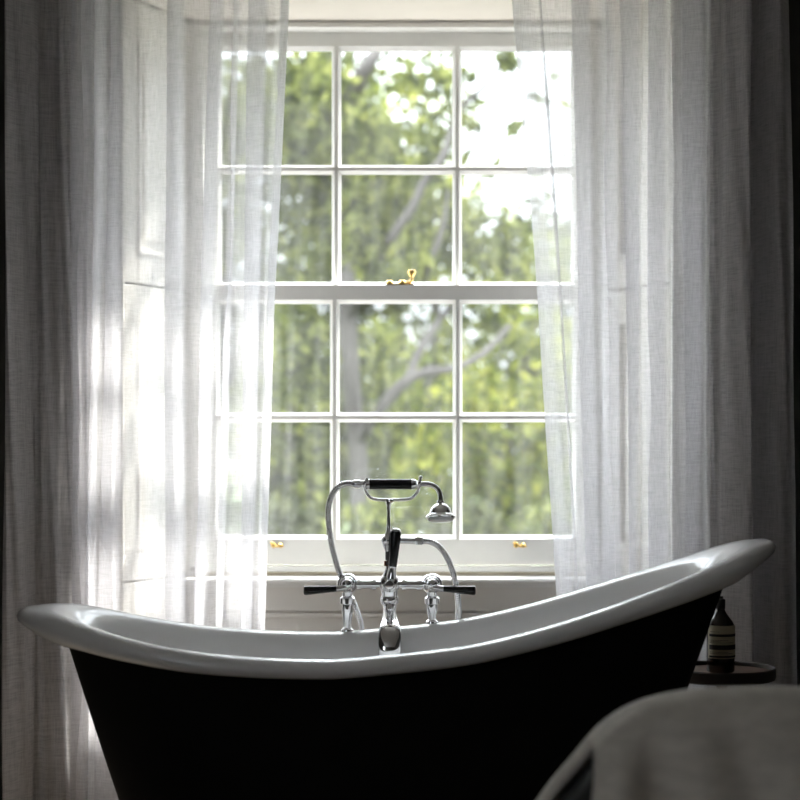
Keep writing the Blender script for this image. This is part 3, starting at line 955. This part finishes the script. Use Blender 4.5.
chair = thing('armchair', 'dark upholstered armchair back under a grey throw at bottom right', 'armchair', (X(770, AD), AD, 0))
bm = bmesh.new(); outline_slab(bm, .020, 2.70, 2.84, .03, .06)
obj('backrest', bm, M['chair'], chair, auto=50)
bm = bmesh.new(); box(bm, .16, .95, 2.85, 3.22, .22, .36)
obj('seat', bm, M['chair'], chair, bevel=.04)
for lx in (.2, .9):
    for ly in (2.76, 3.16):
        bm = bmesh.new()
        lathe(bm, (lx, ly, 0), (0, 0, 1), [(.014, 0), (.022, .22 if ly > 3 else .1)], 16)
        obj('leg', bm, M['table'], chair)

# throw: a sheet that falls down the camera side, goes over the top and hangs a little beyond
bm = bmesh.new()
fold_x = [(.0, .34), (.2, .31), (.45, .272), (.53, .283), (.60, .305), (.64, .335), (.66, .37)]
fz = [a for a, b in fold_x]; fxx = [b for a, b in fold_x]
NXc, top_i = 90, None
# front sheet, column by column along the outline
cx_list = np.linspace(.255, 1.02, NXc)
order = np.argsort(CO[:, 0])
def top_z(x): 
    return float(np.interp(x, CO[:, 0], CO[:, 1]))
rows = []
rr = np.random.default_rng(5)
NF = 46
for i, q in enumerate(np.linspace(0, 1, NXc)):
    col = []
    xt = .292 + (1.02 - .292) * q
    zt_ = top_z(xt) + .004
    # over the top from the far side: rear hang, crown, then down the front
    back = [(2.862, zt_ - .10), (2.860, zt_ - .05), (2.852, zt_ - .018), (2.835, zt_ - .003), (2.80, zt_ + .004), (2.765, zt_ + .005), (2.73, zt_ + .002), (2.705, zt_ - .007), (2.690, zt_ - .024)]
    for y, z in back:
        col.append((xt, y, z))
    for k in range(1, NF + 1):
        v = k / NF
        z = (zt_ - .024) + (.16 - (zt_ - .024)) * v
        drop = (zt_ - z)
        # folds radiate from the shoulder and fade to the right
        ph = 8.5 * (xt - .30) / (.12 + .55 * drop + .2)
        amp = .026 * min(1, drop / .10) * math.exp(-(xt - .29) * 6.0) + .002 * min(1, drop / .1)
        yf = 2.683 - .03 * math.sin(min(1, drop / .5) * PI / 2) - amp * math.sin(ph * 2.2) - .002 * math.sin(31 * z + 9 * xt)
        xs_ = xt - (1 - q) ** 3 * .025 * min(1, drop / .22) ** 1.3
        col.append((xs_, yf, z))
    rows.append([bm.verts.new(p) for p in col])
for a, b in zip(rows, rows[1:]):
    for k in range(len(a) - 1):
        bm.faces.new((a[k], b[k], b[k + 1], a[k + 1]))
# the flared rear edge of the throw, a band along the shoulder outline
tang = np.gradient(CO, axis=0); nr = np.stack([-tang[:, 1], tang[:, 0]], 1); nr /= np.linalg.norm(nr, axis=1)[:, None]
rows2 = []
for p, nv in zip(CO, nr):
    if p[0] > .46: break
    rows2.append([bm.verts.new((p[0] - nv[0] * o, y, max(.1, p[1] - nv[1] * o))) for o, y in ((.007, 2.80), (.001, 2.815), (-.001, 2.835), (.001, 2.855), (.03, 2.870), (.08, 2.872))])
for a, b in zip(rows2, rows2[1:]):
    for k in range(len(a) - 1):
        bm.faces.new((a[k], b[k], b[k + 1], a[k + 1]))
th = obj('throw', bm, M['linen'], None, auto=80)
sm = th.modifiers.new('solid', 'SOLIDIFY'); sm.thickness = .006; sm.offset = 0
tag(th, 'grey-beige linen throw draped over the armchair back, bottom right', 'throw')

# ================================================================== GARDEN OUTSIDE
GZ = -0.55
struct('ground', newbox(-40, 40, OY + .02, 90, GZ - .2, GZ), M['grass'], smooth=False)
tag(obj('bounce_strip', newbox(-8, 8, OY + .06, 11.5, GZ, GZ + .02), M['bounce_ground'], None, smooth=False), None, None, None, 'structure')  # unseen ground strip, added to bounce neutral light up to the soffit
bm = bmesh.new()
box(bm, -3.5, CX - .68, OY, OY + .03, GZ, 3.6); box(bm, CX + .68, 3.5, OY, OY + .03, GZ, 3.6)
box(bm, CX - .68, CX + .68, OY, OY + .03, 2.33, 3.6); box(bm, CX - .68, CX + .68, OY, OY + .03, GZ, .6)
struct('wall_outside', bm, M['stone'], smooth=False)

def leaves(name, blobs, mat, parent, size):
    """blobs: (centre, radii, count)"""
    vs = []
    for c, rd, n in blobs:
        d = rng.normal(size=(n, 3)); d /= np.linalg.norm(d, axis=1)[:, None]
        r = rng.uniform(0.15, 1, n) ** .45
        p = np.array(c) + d * r[:, None] * np.array(rd)
        a = rng.normal(size=(n, 3)); a /= np.linalg.norm(a, axis=1)[:, None]
        b = np.cross(a, rng.normal(size=(n, 3))); b /= np.linalg.norm(b, axis=1)[:, None]
        s = size * rng.uniform(.6, 1.3, n)[:, None]
        q = np.stack([p - a * s, p + b * s * .45, p + a * s, p - b * s * .45], 1)
        vs.append(q.reshape(-1, 3))
    V = np.concatenate(vs) - np.array(world_loc(parent))
    V[:, 2] = np.maximum(V[:, 2], GZ - world_loc(parent).z)
    nq = len(V) // 4
    me = bpy.data.meshes.new(name)
    me.from_pydata(V.tolist(), [], np.arange(nq * 4).reshape(-1, 4).tolist())
    me.materials.append(mat)
    o = bpy.data.objects.new(name, me); C.objects.link(o); o.parent = parent
    return o
def tree(label, D, base_px, limbs, blobs, mat, size, name='garden_tree', cat='tree', group='trees in the garden'):
    """limbs: px polylines with radius px; blobs: px ellipses"""
    t = thing(name, label, cat, (X(base_px, D), D, GZ), group)
    for i, lb in enumerate(limbs):
        bm = bmesh.new()
        c = crom([(X(a, D + dy), D + dy, Z(b, D + dy), r / F * D) for a, b, dy, r in lb], 6)
        c[:, 2] = np.maximum(c[:, 2], GZ)
        tube(bm, [Vector(q[:3]) for q in c], list(c[:, 3]), 12)
        obj('trunk' if i == 0 else 'branch', bm, M['bark'], t)
    leaves('foliage', [((X(a, D + dy), D + dy, Z(b, D + dy)), (rx / F * D, dz, ry / F * D), n) for a, b, dy, rx, ry, dz, n in blobs], mat, t, size)
    return t
# pale trunked tree nearest the window
gy = HOR + (CAM_H - GZ) * F
tree('pale-trunked tree behind the middle column of panes', 15.0, 356,
     [[(362, 640, 0, 12), (358, 540, 0, 10), (359, 470, 0, 9.5), (353, 400, 0, 9), (348, 320, 0, 9), (346, 250, 0, 8), (344, 180, .1, 8), (346, 120, 0, 8), (358, 82, -.3, 8), (374, 55, -.3, 7), (395, 10, .2, 5)],
      [(356, 446, 0, 5), (374, 418, -.2, 6), (398, 388, -.3, 6), (420, 374, -.3, 5), (455, 368, -.2, 4), (485, 352, 0, 3.6), (510, 325, .2, 3)],
      [(408, 380, -.3, 4.5), (420, 350, -.2, 4.5), (438, 322, 0, 3.8), (462, 296, .1, 3)],
      [(348, 320, 0, 4), (372, 268, -.5, 5), (394, 234, -.9, 4.6), (412, 208, -1, 4.4), (425, 180, -1, 4), (441, 160, -1, 3.8), (449, 138, -.9, 3.4), (460, 108, -.8, 3), (483, 88, -.8, 2.6), (505, 59, -.8, 2), (530, 25, -.8, 1.2)],
      [(420, 300, -.6, 3), (428, 268, -.9, 3.2), (441, 234, -1, 2.8), (449, 190, -1, 2.2)],
      [(346, 170, .1, 4), (330, 110, .2, 4), (300, 60, .3, 3), (270, 10, .3, 2)]],
     [(300, 120, .3, 75, 75, .9, 700), (345, 180, .6, 60, 60, 1.0, 420), (405, 155, .8, 55, 45, .8, 260), (420, 230, .8, 70, 50, .9, 620), (395, 65, .8, 55, 30, .8, 120),
      (300, 250, .8, 60, 60, 1, 420), (480, 240, .8, 50, 40, .8, 330), (440, 110, .8, 50, 45, .6, 110), (540, 250, .8, 50, 60, .8, 250), (560, 90, .5, 40, 30, .5, 35), (506, 62, -.8, 11, 12, .2, 26), (468, 122, -.8, 13, 10, .2, 26), (514, 128, -.8, 9, 9, .2, 16), (450, 95, -.6, 30, 34, .4, 60), (425, 75, -.4, 40, 24, .4, 85), (490, 168, -.5, 16, 8, .2, 16), (570, 170, .5, 40, 30, .5, 20), (300, 350, -.6, 40, 50, .6, 320),
      (220, 160, .5, 60, 120, 1, 900), (480, 330, .9, 60, 35, .6, 160), (352, 225, -.8, 26, 50, .4, 190), (365, 150, -.8, 36, 40, .4, 170), (300, 110, -.5, 60, 70, .6, 420), (430, 160, -.6, 40, 40, .4, 110), (395, 265, -.8, 45, 30, .4, 160)], M['leaf_olive'], .075)
tree('yellow-green leafy tree behind the lower right panes', 17.5, 500,
     [[(500, 620, 0, 8), (505, 520, 0, 6), (510, 430, 0, 5), (530, 340, 0, 4), (560, 260, 0, 3)], [(507, 470, 0, 3), (480, 420, 0, 3), (460, 390, 0, 2)]],
     [(505, 440, -.6, 60, 60, 1, 800), (560, 400, -.4, 55, 70, 1, 600), (440, 470, -.5, 50, 45, .8, 560), (545, 490, -.8, 60, 40, .8, 560), (470, 390, 0, 40, 30, .6, 260), (610, 380, 0, 60, 90, 1, 600), (530, 330, 0, 50, 26, .6, 160)], M['leaf_lime'], .075)
tree('shrubby tree low behind the lower left panes', 18.5, 285,
     [[(285, 610, 0, 7), (288, 520, 0, 6), (290, 430, 0, 5), (300, 340, 0, 4)]],
     [(285, 420, 0, 55, 90, 1, 900), (240, 470, 0, 60, 80, 1, 800), (310, 500, -.4, 40, 40, .8, 420), (395, 440, .3, 45, 50, .8, 500), (400, 510, .2, 55, 35, .8, 480), (385, 360, .4, 40, 45, .7, 340)], M['leaf_olive'], .08)
tree('light green tree spreading behind the upper middle panes', 21.0, 430,
     [[(440, 590, 0, 8), (436, 480, 0, 7), (432, 380, 0, 6), (436, 300, 0, 5), (430, 200, 0, 4), (440, 130, 0, 3)], [(434, 330, 0, 4), (470, 280, 0, 3), (520, 250, 0, 2.5)]],
     [(400, 250, 0, 55, 45, 1.2, 520), (470, 275, 0, 55, 35, 1.2, 420), (430, 190, 0, 60, 40, 1.2, 360), (360, 160, 0, 50, 60, 1.2, 420), (400, 110, 0, 50, 40, 1, 180), (535, 270, 0, 50, 40, 1, 350), (440, 390, 0, 70, 60, 1, 600)], M['leaf_lime'], .085)
# darker planting far behind
far = [('dark tree far behind the left column of panes', 27, 280, [(250, 230, 0, 90, 180, 2, 2900), (300, 420, 0, 70, 130, 2, 2600), (330, 130, 0, 60, 85, 2, 1300)]),
       ('dark tree far behind the middle of the window', 29, 400, [(390, 400, 0, 75, 120, 2, 1900), (450, 470, 0, 70, 80, 2, 1100), (370, 260, 0, 60, 60, 2, 900), (395, 190, 0, 50, 50, 2, 420), (350, 420, 0, 60, 120, 2, 900)]),
       ('dark tree far behind the right column of panes', 28, 520, [(520, 440, 0, 70, 110, 2, 1800), (590, 380, 0, 70, 150, 2, 1800), (500, 320, 0, 40, 28, 2, 160), (560, 270, 0, 40, 50, 2, 260)]),
       ('dark tree far off beyond the left curtain', 28, 160, [(150, 330, 0, 100, 220, 2, 2600)]),
       ('dark tree far off beyond the right curtain', 29, 690, [(690, 380, 0, 80, 160, 2, 2200)])]
for lb, D, bx0, bl in far:
    tree(lb, D, bx0, [[(bx0, 570, 0, 8), (bx0 + 3, 480, 0, 7), (bx0, 400, 0, 5), (bx0 - 4, 330, 0, 3)]], bl, M['leaf_dark'], .12)
# low shrubs hiding the lawn edge
for k, (px, lbl) in enumerate(((270, 'low dark shrub at the foot of the left panes'), (360, 'low dark shrub under the pale-trunked tree'), (450, 'low shrub behind the shower head'), (545, 'low shrub at the foot of the right panes'))):
    tree(lbl, 13.5, px, [[(px, 640, 0, 4), (px + 4, 590, 0, 3.5), (px + 6, 545, 0, 2.5), (px + 2, 520, 0, 1.5)]],
         [(px, 560, 0, 62, 55, .7, 520), (px + 20, 525, 0, 40, 28, .5, 170)], M['leaf_olive'] if k % 2 else M['leaf_dark'], .07, 'garden_shrub', 'shrub', 'shrubs below the window')
